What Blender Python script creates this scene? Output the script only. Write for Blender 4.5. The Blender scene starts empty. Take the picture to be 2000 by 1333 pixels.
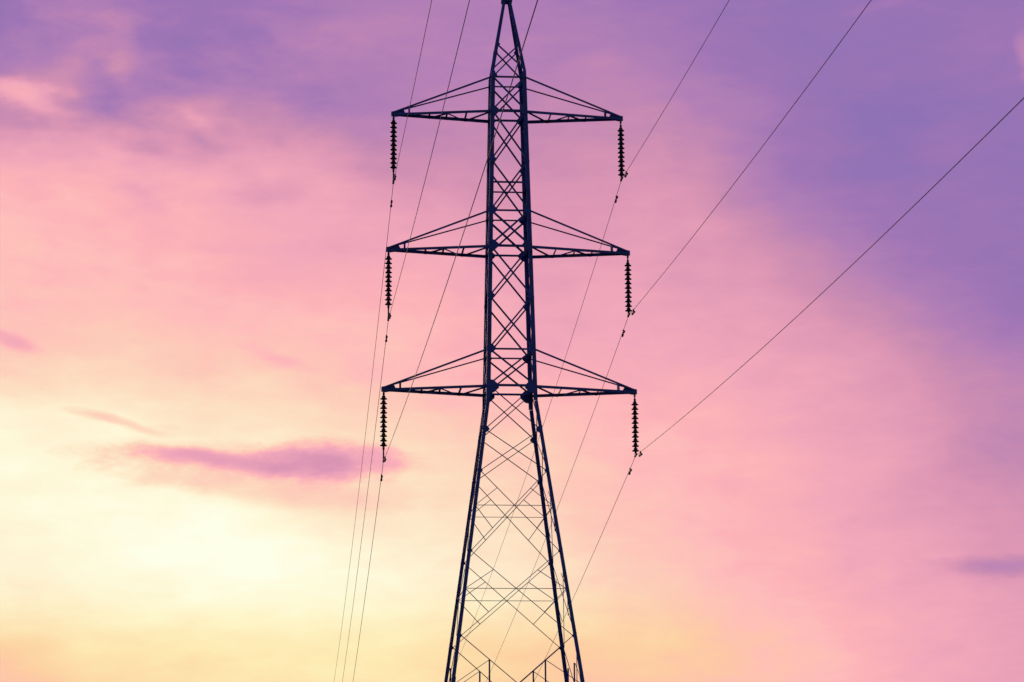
import bpy, bmesh, math
from mathutils import Vector, Matrix

scene = bpy.context.scene
R = math.radians
COL = scene.collection

# ------------------------------------------------------------------ camera
CAM_H = 1.6
cam_data = bpy.data.cameras.new("camera")
cam_data.lens = 36.0 * 5061.7 / 2000.0
cam_data.sensor_width = 36.0
cam_data.clip_start = 0.1
cam_data.clip_end = 30000.0
cam = bpy.data.objects.new("camera", cam_data)
COL.objects.link(cam)
cam.matrix_world = (Matrix.Translation((0, 0, CAM_H))
                    @ Matrix.Rotation(math.pi / 2 + 0.21894, 4, 'X')
                    @ Matrix.Rotation(-0.00809, 4, 'Z'))
scene.camera = cam

scene.view_settings.view_transform = 'Standard'
scene.view_settings.look = 'None'
scene.view_settings.exposure = 0.0
scene.view_settings.gamma = 1.0

# ------------------------------------------------------------------ sky
SUN_AZ, SUN_EL = -8.0, 8.5          # degrees, azimuth from +Y towards +X

def lin(c):
    return tuple((x / 12.92) if x <= 0.04045 else ((x + 0.055) / 1.055) ** 2.4 for x in (v / 255.0 for v in c))

world = bpy.data.worlds.new("World")
scene.world = world
world.use_nodes = True
wt = world.node_tree
wt.nodes.clear()
N = wt.nodes.new
def link(a, b): wt.links.new(a, b)

def val(sock, v):
    if isinstance(v, (int, float)): sock.default_value = v
    elif isinstance(v, tuple): sock.default_value = v
    else: link(v, sock)

def m(op, a, b=None, c=None, clamp=False):
    n = N('ShaderNodeMath'); n.operation = op; n.use_clamp = clamp
    val(n.inputs[0], a)
    if b is not None: val(n.inputs[1], b)
    if c is not None: val(n.inputs[2], c)
    return n.outputs[0]

def maprange(v, a, b, c=0.0, d=1.0, kind='LINEAR'):
    n = N('ShaderNodeMapRange'); n.interpolation_type = kind
    val(n.inputs['Value'], v)
    n.inputs['From Min'].default_value = a; n.inputs['From Max'].default_value = b
    n.inputs['To Min'].default_value = c; n.inputs['To Max'].default_value = d
    return n.outputs['Result']

def fmix(f, a, b):
    n = N('ShaderNodeMix'); n.data_type = 'FLOAT'
    val(n.inputs[0], f); val(n.inputs[2], a); val(n.inputs[3], b)
    return n.outputs[0]

tc = N('ShaderNodeTexCoord')
sep = N('ShaderNodeSeparateXYZ'); link(tc.outputs['Generated'], sep.inputs[0])
az = m('MULTIPLY', m('ARCTAN2', sep.outputs[0], sep.outputs[1]), 180 / math.pi)
el = m('MULTIPLY', m('ARCSINE', sep.outputs[2]), 180 / math.pi)
ang = N('ShaderNodeCombineXYZ'); link(az, ang.inputs[0]); link(el, ang.inputs[1])

def noise(vec_scale, scale, detail, rough, dist=0.0, seed=0.0):
    mp = N('ShaderNodeMapping'); mp.vector_type = 'POINT'
    mp.inputs['Location'].default_value = (seed, seed * 1.7, seed)
    mp.inputs['Scale'].default_value = vec_scale
    link(ang.outputs[0], mp.inputs[0])
    n = N('ShaderNodeTexNoise'); n.noise_dimensions = '3D'
    n.inputs['Scale'].default_value = scale; n.inputs['Detail'].default_value = detail
    n.inputs['Roughness'].default_value = rough; n.inputs['Distortion'].default_value = dist
    link(mp.outputs[0], n.inputs['Vector'])
    return n

# the air drifts: the cloud field is bent by slow turbulence
w1 = noise((0.35, 0.7, 1), 1.0, 3.0, 0.5, 0.0, 3.1)
wv = N('ShaderNodeVectorMath'); wv.operation = 'SUBTRACT'
link(w1.outputs['Color'], wv.inputs[0]); wv.inputs[1].default_value = (0.5, 0.5, 0.5)
ws = N('ShaderNodeVectorMath'); ws.operation = 'MULTIPLY'
link(wv.outputs[0], ws.inputs[0]); ws.inputs[1].default_value = (0.75, 0.32, 0.0)
wa = N('ShaderNodeVectorMath'); wa.operation = 'ADD'
link(ang.outputs[0], wa.inputs[0]); link(ws.outputs[0], wa.inputs[1])
wsep = N('ShaderNodeSeparateXYZ'); link(wa.outputs[0], wsep.inputs[0])
waz, wel = wsep.outputs[0], wsep.outputs[1]

# sky brightness by direction (0 = violet cloud deck, 1 = sun-lit gap): elevation -> {azimuth: value}
SKY_AZ = [-12, -10.8, -9.6, -8.4, -7.2, -6, -4.8, -3.6, -2.4, -1.2, 0, 1.2, 2.4, 3.6, 4.8, 6, 7.2, 8.4, 9.6, 10.8, 12]
SKY = [
    (4.0, [0.716, 0.73, 0.777, 0.813, 0.837, 0.846, 0.847, 0.846, 0.843, 0.803, 0.761, 0.74, 0.723, 0.71, 0.692, 0.649, 0.604, 0.557, 0.516, 0.48, 0.473]),
    (5.0, [0.706, 0.723, 0.781, 0.828, 0.859, 0.872, 0.877, 0.874, 0.866, 0.816, 0.762, 0.733, 0.716, 0.71, 0.711, 0.669, 0.616, 0.558, 0.515, 0.486, 0.48]),
    (5.6, [0.751, 0.771, 0.826, 0.862, 0.885, 0.894, 0.895, 0.891, 0.883, 0.838, 0.782, 0.755, 0.755, 0.751, 0.722, 0.667, 0.62, 0.566, 0.519, 0.486, 0.477]),
    (6.2, [0.836, 0.847, 0.881, 0.906, 0.927, 0.932, 0.928, 0.919, 0.906, 0.871, 0.829, 0.802, 0.786, 0.755, 0.706, 0.653, 0.608, 0.556, 0.509, 0.47, 0.462]),
    (6.9, [0.902, 0.907, 0.923, 0.941, 0.963, 0.967, 0.961, 0.941, 0.92, 0.89, 0.858, 0.816, 0.78, 0.724, 0.666, 0.617, 0.574, 0.53, 0.486, 0.442, 0.428]),
    (7.6, [0.925, 0.929, 0.939, 0.956, 0.977, 0.98, 0.967, 0.935, 0.908, 0.88, 0.845, 0.782, 0.735, 0.684, 0.636, 0.595, 0.546, 0.507, 0.459, 0.409, 0.392]),
    (8.3, [0.934, 0.938, 0.949, 0.964, 0.982, 0.971, 0.935, 0.892, 0.871, 0.849, 0.816, 0.747, 0.695, 0.655, 0.624, 0.587, 0.524, 0.483, 0.434, 0.391, 0.38]),
    (9.0, [0.947, 0.95, 0.957, 0.959, 0.957, 0.926, 0.866, 0.824, 0.821, 0.81, 0.785, 0.733, 0.684, 0.643, 0.615, 0.578, 0.514, 0.47, 0.404, 0.346, 0.328]),
    (9.7, [0.956, 0.956, 0.956, 0.938, 0.902, 0.863, 0.833, 0.807, 0.795, 0.779, 0.753, 0.712, 0.659, 0.635, 0.612, 0.57, 0.515, 0.47, 0.384, 0.304, 0.282]),
    (10.4, [0.93, 0.932, 0.93, 0.91, 0.873, 0.851, 0.837, 0.815, 0.78, 0.749, 0.724, 0.687, 0.64, 0.622, 0.6, 0.551, 0.494, 0.456, 0.382, 0.298, 0.265]),
    (11.1, [0.85, 0.86, 0.871, 0.857, 0.833, 0.811, 0.786, 0.745, 0.706, 0.68, 0.662, 0.636, 0.605, 0.592, 0.572, 0.522, 0.482, 0.432, 0.362, 0.293, 0.252]),
    (11.8, [0.762, 0.767, 0.772, 0.764, 0.751, 0.74, 0.717, 0.691, 0.663, 0.632, 0.599, 0.576, 0.567, 0.553, 0.532, 0.49, 0.452, 0.396, 0.312, 0.227, 0.174]),
    (12.5, [0.696, 0.701, 0.708, 0.698, 0.685, 0.673, 0.659, 0.659, 0.644, 0.599, 0.548, 0.521, 0.529, 0.509, 0.487, 0.459, 0.41, 0.339, 0.24, 0.144, 0.099]),
    (13.2, [0.669, 0.67, 0.672, 0.659, 0.639, 0.63, 0.624, 0.629, 0.62, 0.583, 0.53, 0.493, 0.505, 0.473, 0.458, 0.426, 0.356, 0.26, 0.16, 0.094, 0.067]),
    (13.9, [0.656, 0.657, 0.657, 0.643, 0.614, 0.588, 0.569, 0.573, 0.576, 0.553, 0.505, 0.47, 0.481, 0.448, 0.43, 0.382, 0.289, 0.173, 0.1, 0.073, 0.061]),
    (14.6, [0.643, 0.642, 0.64, 0.627, 0.595, 0.554, 0.525, 0.522, 0.528, 0.513, 0.472, 0.446, 0.453, 0.427, 0.396, 0.315, 0.222, 0.121, 0.074, 0.068, 0.065]),
    (15.3, [0.629, 0.625, 0.617, 0.604, 0.585, 0.543, 0.522, 0.507, 0.481, 0.454, 0.421, 0.412, 0.415, 0.415, 0.352, 0.218, 0.151, 0.094, 0.069, 0.067, 0.066]),
    (16.0, [0.595, 0.594, 0.588, 0.568, 0.534, 0.514, 0.505, 0.448, 0.393, 0.387, 0.367, 0.366, 0.386, 0.378, 0.29, 0.153, 0.08, 0.039, 0.058, 0.053, 0.049]),
    (16.6, [0.455, 0.451, 0.459, 0.462, 0.466, 0.455, 0.439, 0.362, 0.316, 0.328, 0.321, 0.327, 0.353, 0.333, 0.254, 0.14, 0.071, 0.037, 0.045, 0.043, 0.042]),
    (17.2, [0.341, 0.331, 0.32, 0.335, 0.388, 0.357, 0.32, 0.262, 0.264, 0.273, 0.279, 0.295, 0.309, 0.285, 0.226, 0.131, 0.067, 0.038, 0.031, 0.039, 0.048]),
    (17.8, [0.267, 0.277, 0.26, 0.255, 0.299, 0.226, 0.187, 0.183, 0.219, 0.236, 0.25, 0.26, 0.266, 0.242, 0.186, 0.097, 0.048, 0.037, 0.034, 0.053, 0.07]),
    (18.4, [0.19, 0.209, 0.252, 0.181, 0.181, 0.176, 0.172, 0.193, 0.204, 0.214, 0.223, 0.228, 0.228, 0.191, 0.137, 0.077, 0.04, 0.046, 0.055, 0.077, 0.095]),
    (19.0, [0.124, 0.15, 0.22, 0.118, 0.085, 0.136, 0.166, 0.209, 0.195, 0.196, 0.201, 0.198, 0.19, 0.145, 0.095, 0.061, 0.034, 0.047, 0.059, 0.076, 0.09]),
    (19.6, [0.064, 0.099, 0.15, 0.082, 0.054, 0.102, 0.149, 0.2, 0.198, 0.198, 0.198, 0.18, 0.155, 0.115, 0.075, 0.05, 0.033, 0.042, 0.052, 0.066, 0.075]),
    (20.3, [0.048, 0.075, 0.103, 0.064, 0.031, 0.065, 0.111, 0.161, 0.179, 0.181, 0.179, 0.151, 0.118, 0.084, 0.052, 0.036, 0.025, 0.029, 0.034, 0.039, 0.045]),
    (30.0, [0.05, 0.05, 0.05, 0.05, 0.05, 0.05, 0.05, 0.05, 0.05, 0.05, 0.05, 0.05, 0.05, 0.05, 0.05, 0.05, 0.05, 0.05, 0.05, 0.05, 0.05]),
]
def ramp(fac, stops, interp):
    n = N('ShaderNodeValToRGB'); cr = n.color_ramp; cr.interpolation = interp
    while len(cr.elements) < len(stops): cr.elements.new(0.5)
    for e, (p, c) in zip(cr.elements, stops):
        e.position = p
    for e, (p, c) in zip(cr.elements, stops):
        e.color = (c[0], c[1], c[2], 1) if isinstance(c, tuple) else (c, c, c, 1)
    link(fac, n.inputs[0])
    return n.outputs[0]
azf = maprange(waz, -12, 12)
s = None
for e0, row in SKY:
    r = ramp(azf, [((a + 12) / 24.0, v) for a, v in zip(SKY_AZ, row)], 'CARDINAL')
    if s is None: s = r
    else: s = fmix(maprange(wel, prev, e0), s, r)
    prev = e0

# single clouds: azimuth, elevation, half width, half height, tilt (deg), value, strength
CLOUDS = [
    (-7.66, 9.49, 1.27, 0.20, -6, 0.74, 0.70),
    (-5.05, 9.29, 2.77, 0.34, -4, 0.70, 0.75),
    (-6.08, 9.90, 2.77, 0.29, -2, 0.62, 0.85),
    (-6.88, 9.97, 1.62, 0.15, -4, 0.46, 0.85),
    (-5.51, 9.81, 1.27, 0.20, -3, 0.45, 0.85),
    (-4.15, 9.88, 1.29, 0.37, -1, 0.38, 1.00),
    (-3.06, 9.94, 0.55, 0.23, -3, 0.52, 0.70),
    (-9.27, 10.83, 0.58, 0.09, -8, 0.70, 0.85),
    (-8.47, 10.64, 0.69, 0.09, -16, 0.71, 0.75),
    (-7.63, 10.61, 0.23, 0.14, 0, 0.80, 0.50),
    (-11.22, 12.47, 0.64, 0.14, -14, 0.54, 0.85),
    (-5.37, 12.19, 0.75, 0.15, -18, 0.60, 0.80),
    (10.80, 7.36, 1.33, 0.20, 0, 0.26, 0.95),
    (-5.94, 15.84, 0.58, 0.27, 0, 0.40, 0.80),
    (-5.01, 15.97, 0.52, 0.27, 0, 0.42, 0.70),
    (-9.27, 18.22, 0.37, 0.57, 10, 0.15, 0.75),
    (-9.29, 17.72, 0.49, 0.28, -10, 0.17, 0.70),
    (-9.51, 19.44, 1.04, 0.23, -3, 0.29, 0.85),
    (-9.50, 19.04, 0.69, 0.28, 0, 0.30, 0.80),
    (-8.88, 18.73, 0.28, 0.48, -10, 0.30, 0.75),
    (-10.12, 18.40, 0.28, 0.57, 0, 0.30, 0.70),
    (-11.25, 17.83, 1.04, 0.23, -2, 0.52, 0.90),
    (-10.55, 17.48, 0.52, 0.18, -22, 0.48, 0.75),
    (-10.94, 17.18, 1.27, 0.18, -4, 0.28, 0.75),
    (-11.44, 18.56, 0.69, 0.23, 0, 0.15, 0.60),
    (-7.07, 17.20, 0.55, 0.14, -34, 0.46, 0.80),
    (-7.30, 16.97, 0.46, 0.11, -30, 0.34, 0.50),
    (-8.40, 16.69, 0.69, 0.16, -6, 0.34, 0.70),
    (-6.50, 7.82, 1.97, 0.85, -8, 1.00, 0.80),
    (11.80, 18.36, 0.16, 0.45, 0, 0.28, 0.80),
    (8.65, 19.66, 0.69, 0.10, 10, 0.14, 0.80),
    (8.73, 17.38, 0.92, 0.51, 0, -0.02, 0.80),
    (-8.60, 15.77, 0.87, 0.16, -22, 0.53, 0.70),
    (-8.11, 19.09, 0.58, 0.34, 0, 0.03, 0.60),
    (-2.79, 16.35, 0.81, 0.29, -8, 0.27, 0.60),
    (-3.51, 19.43, 1.27, 0.23, -3, 0.25, 0.60),
    (9.13, 18.69, 1.27, 0.34, 8, 0.06, 0.50),
    (-4.16, 11.38, 0.92, 0.18, -4, 0.72, 0.30),
    (-2.32, 9.21, 0.64, 0.10, -8, 0.75, 0.40),
    (10.05, 16.03, 1.27, 0.18, 0, 0.01, 0.50),
    (-10.30, 18.78, 0.69, 0.18, 5, 0.20, 0.50),
]
n5 = noise((0.55, 1.3, 1), 2.6, 5.0, 0.62, 0.2, 5.5)
ragged = m('MULTIPLY', m('SUBTRACT', n5.outputs['Fac'], 0.5), 1.3)
for ca, ce, rx, ry, tilt, v, k in CLOUDS:
    mp = N('ShaderNodeMapping'); mp.vector_type = 'TEXTURE'
    mp.inputs['Location'].default_value = (ca, ce, 0)
    mp.inputs['Rotation'].default_value = (0, 0, R(tilt))
    mp.inputs['Scale'].default_value = (rx, ry, 1)
    link(wa.outputs[0], mp.inputs[0])
    ln = N('ShaderNodeVectorMath'); ln.operation = 'LENGTH'; link(mp.outputs[0], ln.inputs[0])
    s = fmix(maprange(m('ADD', ln.outputs['Value'], ragged), 0.1, 1.75, k, 0.0, 'SMOOTHSTEP'), s, v)

# soft wisps and grain of the cloud deck
n2 = noise((0.5, 1.5, 1), 1.3, 6.0, 0.6, 0.3, 9.2)
s = m('ADD', s, m('MULTIPLY', m('SUBTRACT', n2.outputs['Fac'], 0.5), 0.13))
n3 = noise((0.35, 1.0, 1), 5.0, 4.0, 0.6, 0.2, 1.7)
s = m('ADD', s, m('MULTIPLY', m('SUBTRACT', n3.outputs['Fac'], 0.5), 0.035))
# fibrous, mottled deck high on the left, faint fibres elsewhere
n4 = noise((0.62, 1.15, 1), 0.85, 5.0, 0.55, 0.12, 21.4)
md = N('ShaderNodeMapping'); md.vector_type = 'TEXTURE'
md.inputs['Location'].default_value = (-8.6, 18.4, 0); md.inputs['Scale'].default_value = (5.2, 3.0, 1)
link(ang.outputs[0], md.inputs[0])
mdl = N('ShaderNodeVectorMath'); mdl.operation = 'LENGTH'; link(md.outputs[0], mdl.inputs[0])
deck = maprange(mdl.outputs['Value'], 0.3, 1.35, 0.46, 0.10, 'SMOOTHSTEP')
s = m('ADD', s, m('MULTIPLY', m('SUBTRACT', n4.outputs['Fac'], 0.5), deck))
PAL = [(0.0, (143, 114, 181)), (0.1, (160, 118, 181)), (0.2, (179, 128, 182)), (0.3, (200, 139, 178)),
       (0.4, (221, 151, 180)), (0.5, (238, 165, 186)), (0.6, (252, 178, 184)), (0.65, (254, 189, 186)),
       (0.72, (253, 203, 185)), (0.8, (253, 221, 192)), (0.9, (254, 241, 209)), (0.95, (254, 249, 219)),
       (1.0, (254, 255, 232))]
colour = ramp(s, [(p, lin(c)) for p, c in PAL], 'LINEAR')
# low, dusty air near the horizon under the sun is more orange
dust = m('MULTIPLY', maprange(wel, 7.6, 5.6, 0, 1, 'SMOOTHSTEP'), maprange(s, 0.63, 0.77, 0, 1, 'SMOOTHSTEP'))
mx = N('ShaderNodeMix'); mx.data_type = 'RGBA'; mx.blend_type = 'MULTIPLY'
link(dust, mx.inputs[0]); link(colour, mx.inputs[6]); mx.inputs[7].default_value = (1.0, 0.94, 0.72, 1)
sunset = N('ShaderNodeBackground'); link(mx.outputs[2], sunset.inputs['Color']); sunset.inputs['Strength'].default_value = 1.0

nish = N('ShaderNodeTexSky'); nish.sky_type = 'NISHITA'; nish.sun_disc = False
nish.sun_elevation = R(SUN_EL); nish.sun_rotation = R(SUN_AZ)
nish.dust_density = 1.5
dusk = N('ShaderNodeBackground'); link(nish.outputs[0], dusk.inputs['Color']); dusk.inputs['Strength'].default_value = 0.09
# the lit clouds stand round the sun; the rest of the sky is clear dusk
dotv = N('ShaderNodeVectorMath'); dotv.operation = 'DOT_PRODUCT'
link(tc.outputs['Generated'], dotv.inputs[0])
dotv.inputs[1].default_value = (0.0, math.cos(R(10)), math.sin(R(10)))
near_sun = maprange(dotv.outputs['Value'], math.cos(R(62)), math.cos(R(19)), 0, 1, 'SMOOTHSTEP')
mixs = N('ShaderNodeMixShader'); link(near_sun, mixs.inputs[0])
link(dusk.outputs[0], mixs.inputs[1]); link(sunset.outputs[0], mixs.inputs[2])
wo = N('ShaderNodeOutputWorld'); link(mixs.outputs[0], wo.inputs['Surface'])

# ------------------------------------------------------------------ sun
sd = bpy.data.lights.new("sun", 'SUN')
sd.energy = 1.0; sd.angle = R(10); sd.color = (1.0, 0.62, 0.42)
sun = bpy.data.objects.new("sun", sd); COL.objects.link(sun)
dirv = Vector((math.sin(R(SUN_AZ)) * math.cos(R(SUN_EL)), math.cos(R(SUN_AZ)) * math.cos(R(SUN_EL)), math.sin(R(SUN_EL))))
sun.rotation_euler = dirv.to_track_quat('Z', 'Y').to_euler()
sun.location = (-20, 60, 60)

# ------------------------------------------------------------------ materials
def material(name, base, rough, metal=0.0, var=0.25, scale=6.0, bump=0.0, second=None):
    mt = bpy.data.materials.new(name); mt.use_nodes = True
    t = mt.node_tree; b = t.nodes['Principled BSDF']
    g = t.nodes.new('ShaderNodeTexCoord'); nz = t.nodes.new('ShaderNodeTexNoise')
    nz.inputs['Scale'].default_value = scale; nz.inputs['Detail'].default_value = 6
    t.links.new(g.outputs['Object'], nz.inputs['Vector'])
    cr = t.nodes.new('ShaderNodeValToRGB')
    hi = second or tuple(min(1, c * (1 + var)) for c in base)
    cr.color_ramp.elements[0].position = 0.35; cr.color_ramp.elements[1].position = 0.68
    cr.color_ramp.elements[0].color = (*[c * (1 - var) for c in base], 1)
    cr.color_ramp.elements[1].color = (*hi, 1)
    t.links.new(nz.outputs['Fac'], cr.inputs[0]); t.links.new(cr.outputs[0], b.inputs['Base Color'])
    b.inputs['Roughness'].default_value = rough; b.inputs['Metallic'].default_value = metal
    if bump:
        bp = t.nodes.new('ShaderNodeBump'); bp.inputs['Strength'].default_value = bump
        t.links.new(nz.outputs['Fac'], bp.inputs['Height']); t.links.new(bp.outputs[0], b.inputs['Normal'])
    return mt
STEEL = material('navy_painted_steel', (0.018, 0.030, 0.29), 0.6, 0.0, 0.35, 3.0, 0.1)
FITTING = material('cast_fitting', (0.025, 0.026, 0.06), 0.55, 0.0, 0.3, 12.0)
GLAZE = material('brown_glaze', (0.020, 0.010, 0.030), 0.35, 0.0, 0.3, 9.0)
ALU = material('weathered_aluminium', (0.10, 0.09, 0.24), 0.5, 0.7, 0.2, 2.0)
CONC = material('concrete', (0.3, 0.29, 0.27), 0.9, 0.0, 0.2, 4.0, 0.3)
GRASS = material('field_grass', (0.045, 0.07, 0.025), 0.95, 0.0, 0.5, 0.35, 0.6, (0.10, 0.095, 0.04))

# ------------------------------------------------------------------ helpers
def make(name, bm, mat, parent=None, smooth=False):
    me = bpy.data.meshes.new(name)
    bmesh.ops.recalc_face_normals(bm, faces=bm.faces)
    bm.to_mesh(me); bm.free()
    me.materials.append(mat)
    if smooth:
        for p in me.polygons: p.use_smooth = True
    o = bpy.data.objects.new(name, me); COL.objects.link(o)
    if parent: o.parent = parent
    return o

def empty(name, loc, rz=0.0, parent=None):
    o = bpy.data.objects.new(name, None); COL.objects.link(o)
    o.location = loc; o.rotation_euler = (0, 0, rz); o.empty_display_size = 0.5
    if parent: o.parent = parent
    return o

def tag(o, label, cat, group=None):
    o['label'] = label; o['category'] = cat
    if group: o['group'] = group

def extrude_section(bm, p0, p1, e1, e2, poly):
    a = [bm.verts.new(p0 + e1 * x + e2 * y) for x, y in poly]
    b = [bm.verts.new(p1 + e1 * x + e2 * y) for x, y in poly]
    n = len(poly)
    bm.faces.new(a); bm.faces.new(list(reversed(b)))
    for i in range(n): bm.faces.new((a[i], b[i], b[(i + 1) % n], a[(i + 1) % n]))

def angle_bar(bm, p0, p1, flat, out, size, th=None, off=0.0, size2=None):
    """rolled steel angle: one flange lies along 'flat', the other points along 'out'"""
    p0, p1 = Vector(p0), Vector(p1)
    th = th or size * 0.12
    d = (p1 - p0).normalized()
    o = Vector(out); o = (o - d * o.dot(d)).normalized()
    f = Vector(flat); f = f - d * f.dot(d); f = f - o * f.dot(o)
    f = f.normalized() if f.length > 1e-6 else d.cross(o)
    s2 = size2 or size
    p0 = p0 + o * off; p1 = p1 + o * off
    extrude_section(bm, p0, p1, f, o, [(0, 0), (size, 0), (size, th), (th, th), (th, s2), (0, s2)])

def bar_in_face(bm, p0, p1, n_in, size, off):
    """angle in a lattice face, centred on the line p0-p1; n_in = inward normal of the face"""
    p0, p1, n_in = Vector(p0), Vector(p1), Vector(n_in)
    d = (p1 - p0).normalized()
    side = d.cross(n_in).normalized()
    angle_bar(bm, p0 - side * size / 2, p1 - side * size / 2, side, n_in, size, None, off)

def rod(bm, p0, p1, r, seg=8):
    p0, p1 = Vector(p0), Vector(p1); d = (p1 - p0).normalized()
    e1 = d.orthogonal().normalized(); e2 = d.cross(e1)
    extrude_section(bm, p0, p1, e1, e2, [(r * math.cos(2 * math.pi * i / seg), r * math.sin(2 * math.pi * i / seg)) for i in range(seg)])

def lathe(bm, prof, seg=20, centre=(0, 0, 0)):
    cx, cy, cz = centre
    rings = []
    for r, z in prof:
        rings.append([bm.verts.new((cx + r * math.cos(2 * math.pi * i / seg), cy + r * math.sin(2 * math.pi * i / seg), cz + z)) for i in range(seg)])
    for a, b in zip(rings, rings[1:]):
        for i in range(seg): bm.faces.new((a[i], a[(i + 1) % seg], b[(i + 1) % seg], b[i]))
    bm.faces.new(rings[0]); bm.faces.new(rings[-1])

def box(bm, c, e1, e2, e3, h):
    """box centre c, unit axes e1..e3, half sizes h"""
    c, e1, e2, e3 = Vector(c), Vector(e1), Vector(e2), Vector(e3)
    extrude_section(bm, c - e3 * h[2], c + e3 * h[2], e1, e2, [(-h[0], -h[1]), (h[0], -h[1]), (h[0], h[1]), (-h[0], h[1])])

# ------------------------------------------------------------------ ground
bm = bmesh.new()
rings = [0, 30, 80, 160, 320, 700, 1500, 3500, 9000]
prev_ring = None
c0 = bm.verts.new((0, 90, 0))
for k, rr in enumerate(rings[1:]):
    ring = []
    for i in range(64):
        a = 2 * math.pi * i / 64
        h = 0.0 if rr < 60 else min(6.0, rr * 0.006) * math.sin(3 * a + k) * math.cos(2 * a + 1.3 * k) - (0.4 if rr > 100 else 0)
        ring.append(bm.verts.new((rr * math.cos(a), 90 + rr * math.sin(a), min(h, 0.0) if rr < 400 else h)))
    for i in range(64):
        if prev_ring is None: bm.faces.new((c0, ring[i], ring[(i + 1) % 64]))
        else: bm.faces.new((prev_ring[i], ring[i], ring[(i + 1) % 64], prev_ring[(i + 1) % 64]))
    prev_ring = ring
ground = make('ground', bm, GRASS, smooth=True)
ground['kind'] = 'structure'

# ------------------------------------------------------------------ the pylon
YAW, DIST, TX = 0.09292, 93.0, -0.0997
H0 = CAM_H                                   # heights below were measured from eye level
Z_TOP, Z_MID, Z_LOW = 29.354 + H0, 24.128 + H0, 18.865 + H0
TIE = {0: 30.68 + H0, 1: 25.48 + H0, 2: 20.22 + H0}
ARM_Z = [Z_TOP, Z_MID, Z_LOW]
ARM_L = [4.271, 4.446, 4.610]
Z_CAP, Z_KINK_TOP, Z_KINK = 33.86 + H0, 30.9 + H0, 18.3 + H0
W_TABLE = [(0.15, 7.12), (8.21 + H0, 4.62), (18.30 + H0, 1.868), (30.9 + H0, 1.309), (33.86 + H0, 0.30)]
def width(z):
    for (z0, w0), (z1, w1) in zip(W_TABLE, W_TABLE[1:]):
        if z <= z1: return w0 + (w1 - w0) * (z - z0) / (z1 - z0)
    return W_TABLE[-1][1]
FACES = [((1, 0), (0, -1)), ((0, 1), (1, 0)), ((-1, 0), (0, 1)), ((0, -1), (-1, 0))]   # along, outward normal
def fp(f, u, z):
    """point of lattice face f; u in -1..1 across the face"""
    (ax, ay), (nx, ny) = FACES[f]; w = width(z) / 2
    return Vector((ax * u * w + nx * w, ay * u * w + ny * w, z))
def inward(f): return Vector((-FACES[f][1][0], -FACES[f][1][1], 0))

pylon = empty('electricity_pylon', (TX, DIST, 0), YAW)
tag(pylon, 'tall dark steel lattice pylon with three pairs of crossarms against the sunset sky', 'pylon')

# legs
for sx in (-1, 1):
    for sy in (-1, 1):
        bm = bmesh.new()
        zs = [0.15, 8.21 + H0, 18.30 + H0, 30.9 + H0, 33.86 + H0]
        sz = [0.15, 0.13, 0.15, 0.11]
        for (za, zb), b_ in zip(zip(zs, zs[1:]), sz):
            pa = Vector((sx * width(za) / 2, sy * width(za) / 2, za)); pb = Vector((sx * width(zb) / 2, sy * width(zb) / 2, zb))
            angle_bar(bm, pa, pb, (-sx, 0, 0), (0, -sy, 0), b_, b_ * 0.13)
        leg = make('leg', bm, STEEL, pylon)
        bm = bmesh.new()
        w0 = width(0.15) / 2
        lathe(bm, [(0.55, -0.5), (0.55, 0.1), (0.42, 0.16), (0.30, 0.34), (0.0001, 0.36)], 24, (sx * (w0 - 0.05), sy * (w0 - 0.05), 0))
        make('footing', bm, CONC, pylon)

# crossed bracing
def z_cross(za, zb):
    wa_, wb_ = width(zb), width(za)      # top, bottom
    return zb - (zb - za) * wa_ / (wa_ + wb_)
PANELS = [(30.98, 32.02, .05), (29.354, 30.68, .058), (27.42, 29.354, .058), (25.48, 27.42, .058), (24.128, 25.48, .07),
          (22.2, 24.128, .058), (20.22, 22.2, .058), (18.865, 20.22, .058), (17.2, 18.865, .034), (15.65, 17.2, .028),
          (12.7, 15.65, .025), (9.65, 12.7, .023), (5.85, 9.65, .027)]
for za, zb, sz in PANELS:
    za += H0; zb += H0
    for f in range(4):
        bm = bmesh.new()
        k = 0.93
        bar_in_face(bm, fp(f, -k, zb), fp(f, k, za), inward(f), sz, -0.012)
        bar_in_face(bm, fp(f, k, zb), fp(f, -k, za), inward(f), sz, 0.022)
        make('cross_brace', bm, STEEL, pylon)
# lowest bay down to the footings
for f in range(4):
    bm = bmesh.new()
    zt, zh = 5.85 + H0, 3.9
    for sgn in (-1, 1):
        bar_in_face(bm, fp(f, sgn * .95, zt), fp(f, 0, zh) , inward(f), .07, 0.02 if sgn > 0 else -0.012)
        bar_in_face(bm, fp(f, 0, zh - .02), fp(f, sgn * .95, 0.8), inward(f), .07, 0.02 if sgn > 0 else -0.012)
    make('cross_brace', bm, STEEL, pylon)

# horizontals
HZ = [(30.68, .06), (29.354, .09), (26.57, .06), (25.48, .06), (24.128, .08), (20.22, .06), (18.865, .08)]
Z3, Z4, Z5 = z_cross(12.7 + H0, 15.65 + H0), z_cross(9.65 + H0, 12.7 + H0), z_cross(5.85 + H0, 9.65 + H0)
HZ += [(Z3 - H0, .021), (Z4 - H0, .021), (Z5 - H0, .025), (3.9 - H0, .06)]
for z, sz in HZ:
    z += H0
    for f in range(4):
        bm = bmesh.new()
        bar_in_face(bm, fp(f, -.96, z), fp(f, .96, z), inward(f), sz, 0.045)
        make('horizontal_strut', bm, STEEL, pylon)

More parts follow.
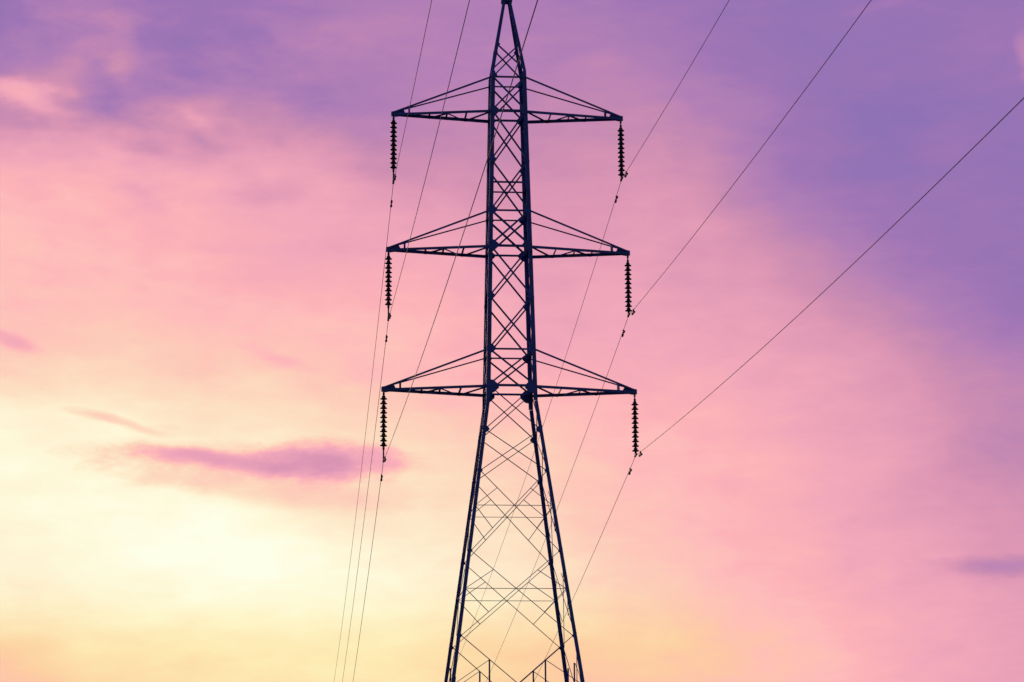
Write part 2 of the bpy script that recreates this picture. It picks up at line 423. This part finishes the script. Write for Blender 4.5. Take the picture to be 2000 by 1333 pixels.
# secondary bracing of the three wide bays
def on_diag(f, zb, ub, za, ua, t):
    a, b = fp(f, ub, zb), fp(f, ua, za)
    return a.lerp(b, t)
for (za, zb, zx) in ((12.7, 15.65, Z3), (9.65, 12.7, Z4), (5.85, 9.65, Z5)):
    za += H0; zb += H0
    for f in range(4):
        for sgn in (-1, 1):
            leg_pt = fp(f, sgn * .95, zx)
            lo = fp(f, 0, zx).lerp(fp(f, sgn * .93, za), 0.5)
            up = fp(f, 0, zx).lerp(fp(f, sgn * .93, zb), 0.5)
            bm = bmesh.new()
            bar_in_face(bm, leg_pt, lo, inward(f), .024, 0.05)
            make('secondary_brace', bm, STEEL, pylon)
            bm = bmesh.new()
            bar_in_face(bm, up, leg_pt, inward(f), .022, 0.06)
            make('secondary_brace', bm, STEEL, pylon)
            if zb < 10 + H0:
                bm = bmesh.new()
                bar_in_face(bm, up, Vector((up.x, up.y, zx)), inward(f), .055, 0.07)
                make('strut', bm, STEEL, pylon)

# gusset plates on the two broad faces
NODES = [(32.0, .16), (30.72, .22), (29.354, .30), (27.42, .24), (25.48, .30), (24.128, .38), (22.2, .26), (20.22, .32), (18.80, .46), (17.2, .24), (15.65, .18), (12.7, .17), (9.65, .18)]
for z, sz in NODES:
    z += H0
    for f in (0, 2):
        for sgn in (-1, 1):
            c = fp(f, sgn, z); ins = inward(f)
            ux = Vector((FACES[f][0][0], FACES[f][0][1], 0)) * (-sgn)
            uz = Vector((0, 0, 1))
            bm = bmesh.new()
            p = c + ux * 0.012 - ins * 0.028
            extrude_section(bm, p, p + ins * 0.012, ux, uz,
                            [(0, -sz * .62), (sz * .55, -sz * .5), (sz * .95, -sz * .12), (sz * .95, sz * .12), (sz * .55, sz * .5), (0, sz * .62)])
            make('gusset_plate', bm, STEEL, pylon)

# peak
bm = bmesh.new()
box(bm, (0, 0, Z_CAP + 0.05), (1, 0, 0), (0, 1, 0), (0, 0, 1), (.20, .20, .09))
rod(bm, (0, 0, Z_CAP + .1), (0, 0, Z_CAP + .5), .05)
box(bm, (0, 0, Z_CAP + .5), (1, 0, 0), (0, 1, 0), (0, 0, 1), (.07, .16, .04))
make('peak_cap', bm, STEEL, pylon)

# crossarms
HANG = {}
for lv in range(3):
    z, L, zt = ARM_Z[lv], ARM_L[lv], TIE[lv]
    wz, wt_ = width(z) / 2, width(zt) / 2
    for sx in (-1, 1):
        tip = Vector((sx * L, 0, z))
        arm = empty('crossarm', (0, 0, 0), 0, pylon)
        for sy in (-1, 1):
            bm = bmesh.new()
            a = Vector((sx * wz, sy * wz, z)); b = tip + Vector((0, sy * .035, 0))
            angle_bar(bm, a, b, (0, 0, -1), (0, -sy, 0), .10, .012)
            make('lower_chord', bm, STEEL, arm)
            bm = bmesh.new()
            at = Vector((sx * wt_, sy * wt_, zt)); bt = tip + Vector((0, sy * .03, .07))
            angle_bar(bm, at, bt, (0, 0, -1), (0, -sy, 0), .07 if sy < 0 else .042, .009)
            make('tie_bar', bm, STEEL, arm)
            for fr, s_ in ((.83, .06),):
                bm = bmesh.new()
                pa, pb = a.lerp(b, fr) + Vector((0, -sy * .02, -.04)), at.lerp(bt, fr) + Vector((0, -sy * .02, -.02))
                angle_bar(bm, pa, pb, (sx, 0, 0), (0, -sy, 0), s_)
                make('hanger', bm, STEEL, arm)
        # plan lacing between the two chords
        bm = bmesh.new()
        A = Vector((sx * wz, -wz, z - .05)); B = Vector((sx * wz, wz, z - .05)); T = tip + Vector((0, 0, -.05))
        fr = [0, .24, .44, .62, .78]
        for i in range(1, len(fr)):
            p, q = A.lerp(T, fr[i]), B.lerp(T, fr[i])
            angle_bar(bm, p, q, (sx, 0, 0), (0, 0, -1), .06, .008)
            p0 = (A if i % 2 else B).lerp(T, fr[i - 1]); q0 = (B if i % 2 else A).lerp(T, fr[i])
            angle_bar(bm, p0, q0, (sx, 0, 0), (0, 0, -1), .05, .008, .016)
        make('lacing', bm, STEEL, arm)
        bm = bmesh.new()
        extrude_section(bm, tip + Vector((0, -.012, 0)), tip + Vector((0, .012, 0)), Vector((-sx, 0, 0)), Vector((0, 0, 1)),
                        [(-.09, -.12), (.08, -.14), (.36, -.09), (.44, .02), (.38, .13), (.12, .11), (-.09, .06)])
        make('tip_plate', bm, STEEL, arm)
        HANG[(lv, sx)] = tip + Vector((0, 0, -.10))

# ------------------------------------------------------------------ insulator strings
rot = Matrix.Rotation(YAW, 4, 'Z')
def to_world(p): return rot @ Vector(p) + Vector((TX, DIST, 0))
LI = {1: 2.4075, -1: 2.672}
DISC_N, PITCH = 11, 0.172
def make_string(sx):
    """origin at the hanging point; conductor grip at z = -length"""
    length = LI[sx] - 0.10
    link_l = 0.30 if sx > 0 else 0.18
    root = empty('insulator_string', (0, 0, 0))
    bm = bmesh.new()
    rod(bm, (0, 0, .06), (0, 0, -link_l + .02), .022)
    box(bm, (0, 0, -.05), (1, 0, 0), (0, 1, 0), (0, 0, 1), (.035, .045, .06))
    box(bm, (0, 0, -link_l + .05), (1, 0, 0), (0, 1, 0), (0, 0, 1), (.04, .03, .06))
    make('hanger_link', bm, FITTING, root)
    z = -link_l
    for i in range(DISC_N):
        bm = bmesh.new()
        lathe(bm, [(.035, z), (.068, z - .010), (.072, z - .072), (.10, z - .082), (.131, z - .104), (.134, z - .120), (.122, z - .125),
                   (.10, z - .118), (.085, z - .134), (.066, z - .124), (.045, z - .14), (.04, z - PITCH)], 20)
        make('disc', bm, GLAZE, root, True)
        z -= PITCH
    bm = bmesh.new()
    rod(bm, (0, 0, z + .01), (0, 0, -length + .06), .028)
    box(bm, (0, 0, z - .04), (1, 0, 0), (0, 1, 0), (0, 0, 1), (.04, .03, .05))
    make('lower_link', bm, FITTING, root)
    bm = bmesh.new()     # boat shaped suspension clamp under the string, along the line
    for k in range(8):
        y0, y1 = -.20 + .05 * k, -.15 + .05 * k
        d0, d1 = .05 * (y0 / .2) ** 2, .05 * (y1 / .2) ** 2
        hh = .05 * (1 - .6 * abs((y0 + y1) / .4))
        a = Vector((0, y0, -length + .045 - d0)); b = Vector((0, y1, -length + .045 - d1))
        d = (b - a).normalized()
        box(bm, (a + b) / 2, (1, 0, 0), Vector((1, 0, 0)).cross(d) * -1, d, (.035, hh, (b - a).length / 2 + .001 * (k % 2)))
    make('suspension_clamp', bm, FITTING, root)
    return root
def copy_tree(o, parent=None):
    c = o.copy(); COL.objects.link(c); c.parent = parent
    for ch in list(o.children): copy_tree(ch, c)
    return c
LV = ['top', 'middle', 'lowest']
strings = {1: make_string(1), -1: make_string(-1)}
used = set()
for lv in range(3):
    for sx in (-1, 1):
        o = strings[sx] if sx not in used else copy_tree(strings[sx])
        used.add(sx)
        o.location = to_world(HANG[(lv, sx)]); o.rotation_euler = (0, 0, YAW)
        side = 'right' if sx > 0 else 'left'
        tag(o, 'dark disc insulator string hanging from the %s end of the %s crossarm' % (side, LV[lv]), 'insulator', 'insulator strings under the crossarm tips')

# ------------------------------------------------------------------ conductors
SF, KF, SB, KB, DY = 0.06715, 0.00040, 0.13835, 0.00041, 0.00265
def wire_pt(t):
    if t < 0:
        u = -t; return Vector((0, t, -SF * u + KF * u * u))
    return Vector((DY * t, t, -SB * t + KB * t * t))
def tube(bm, pts, r, seg=8):
    ringp = None
    for i, p in enumerate(pts):
        d = (pts[min(i + 1, len(pts) - 1)] - pts[max(i - 1, 0)]).normalized()
        e1 = d.cross(Vector((0, 0, 1))).normalized(); e2 = e1.cross(d)
        ring = [bm.verts.new(p + e1 * r * math.cos(2 * math.pi * j / seg) + e2 * r * math.sin(2 * math.pi * j / seg)) for j in range(seg)]
        if ringp:
            for j in range(seg): bm.faces.new((ringp[j], ring[j], ring[(j + 1) % seg], ringp[(j + 1) % seg]))
        else: bm.faces.new(ring)
        ringp = ring
    bm.faces.new(ringp)
WIRE_R = 0.0100
for lv in range(3):
    for sx in (-1, 1):
        att = to_world(Vector((sx * ARM_L[lv], 0, ARM_Z[lv] - LI[sx])))
        root = empty('overhead_conductor', att, YAW)
        side = 'right' if sx > 0 else 'left'
        tag(root, 'thin dark power cable clamped under the %s insulator string of the %s crossarm' % (side, LV[lv]), 'power cable', 'power cables of the line')
        ts = [-168 + 2 * i for i in range(81)] + [-6, -4, -2, -1, -.4, 0, .4, 1, 2, 3, 4] + [4 + 4 * i for i in range(1, 84)]
        ts = sorted(set(ts))
        bm = bmesh.new(); tube(bm, [wire_pt(t) for t in ts], WIRE_R)
        make('cable', bm, ALU, root, True)
        for t in ((-1.25, 1.6) if sx > 0 else (-1.25, 1.75)):
            c = wire_pt(t); d = (wire_pt(t + .1) - wire_pt(t - .1)).normalized(); up = Vector((1, 0, 0)).cross(d)
            bm = bmesh.new()
            box(bm, c - up * .04, (1, 0, 0), up, d, (.025, .07, .03))
            rod(bm, c - up * .10 - d * .24, c - up * .10 + d * .24, .008, 6)
            for q in (-1, 1):
                rod(bm, c - up * .11 + d * .13 * q, c - up * .115 + d * .26 * q, .042, 10)
            make('vibration_damper', bm, FITTING, root)
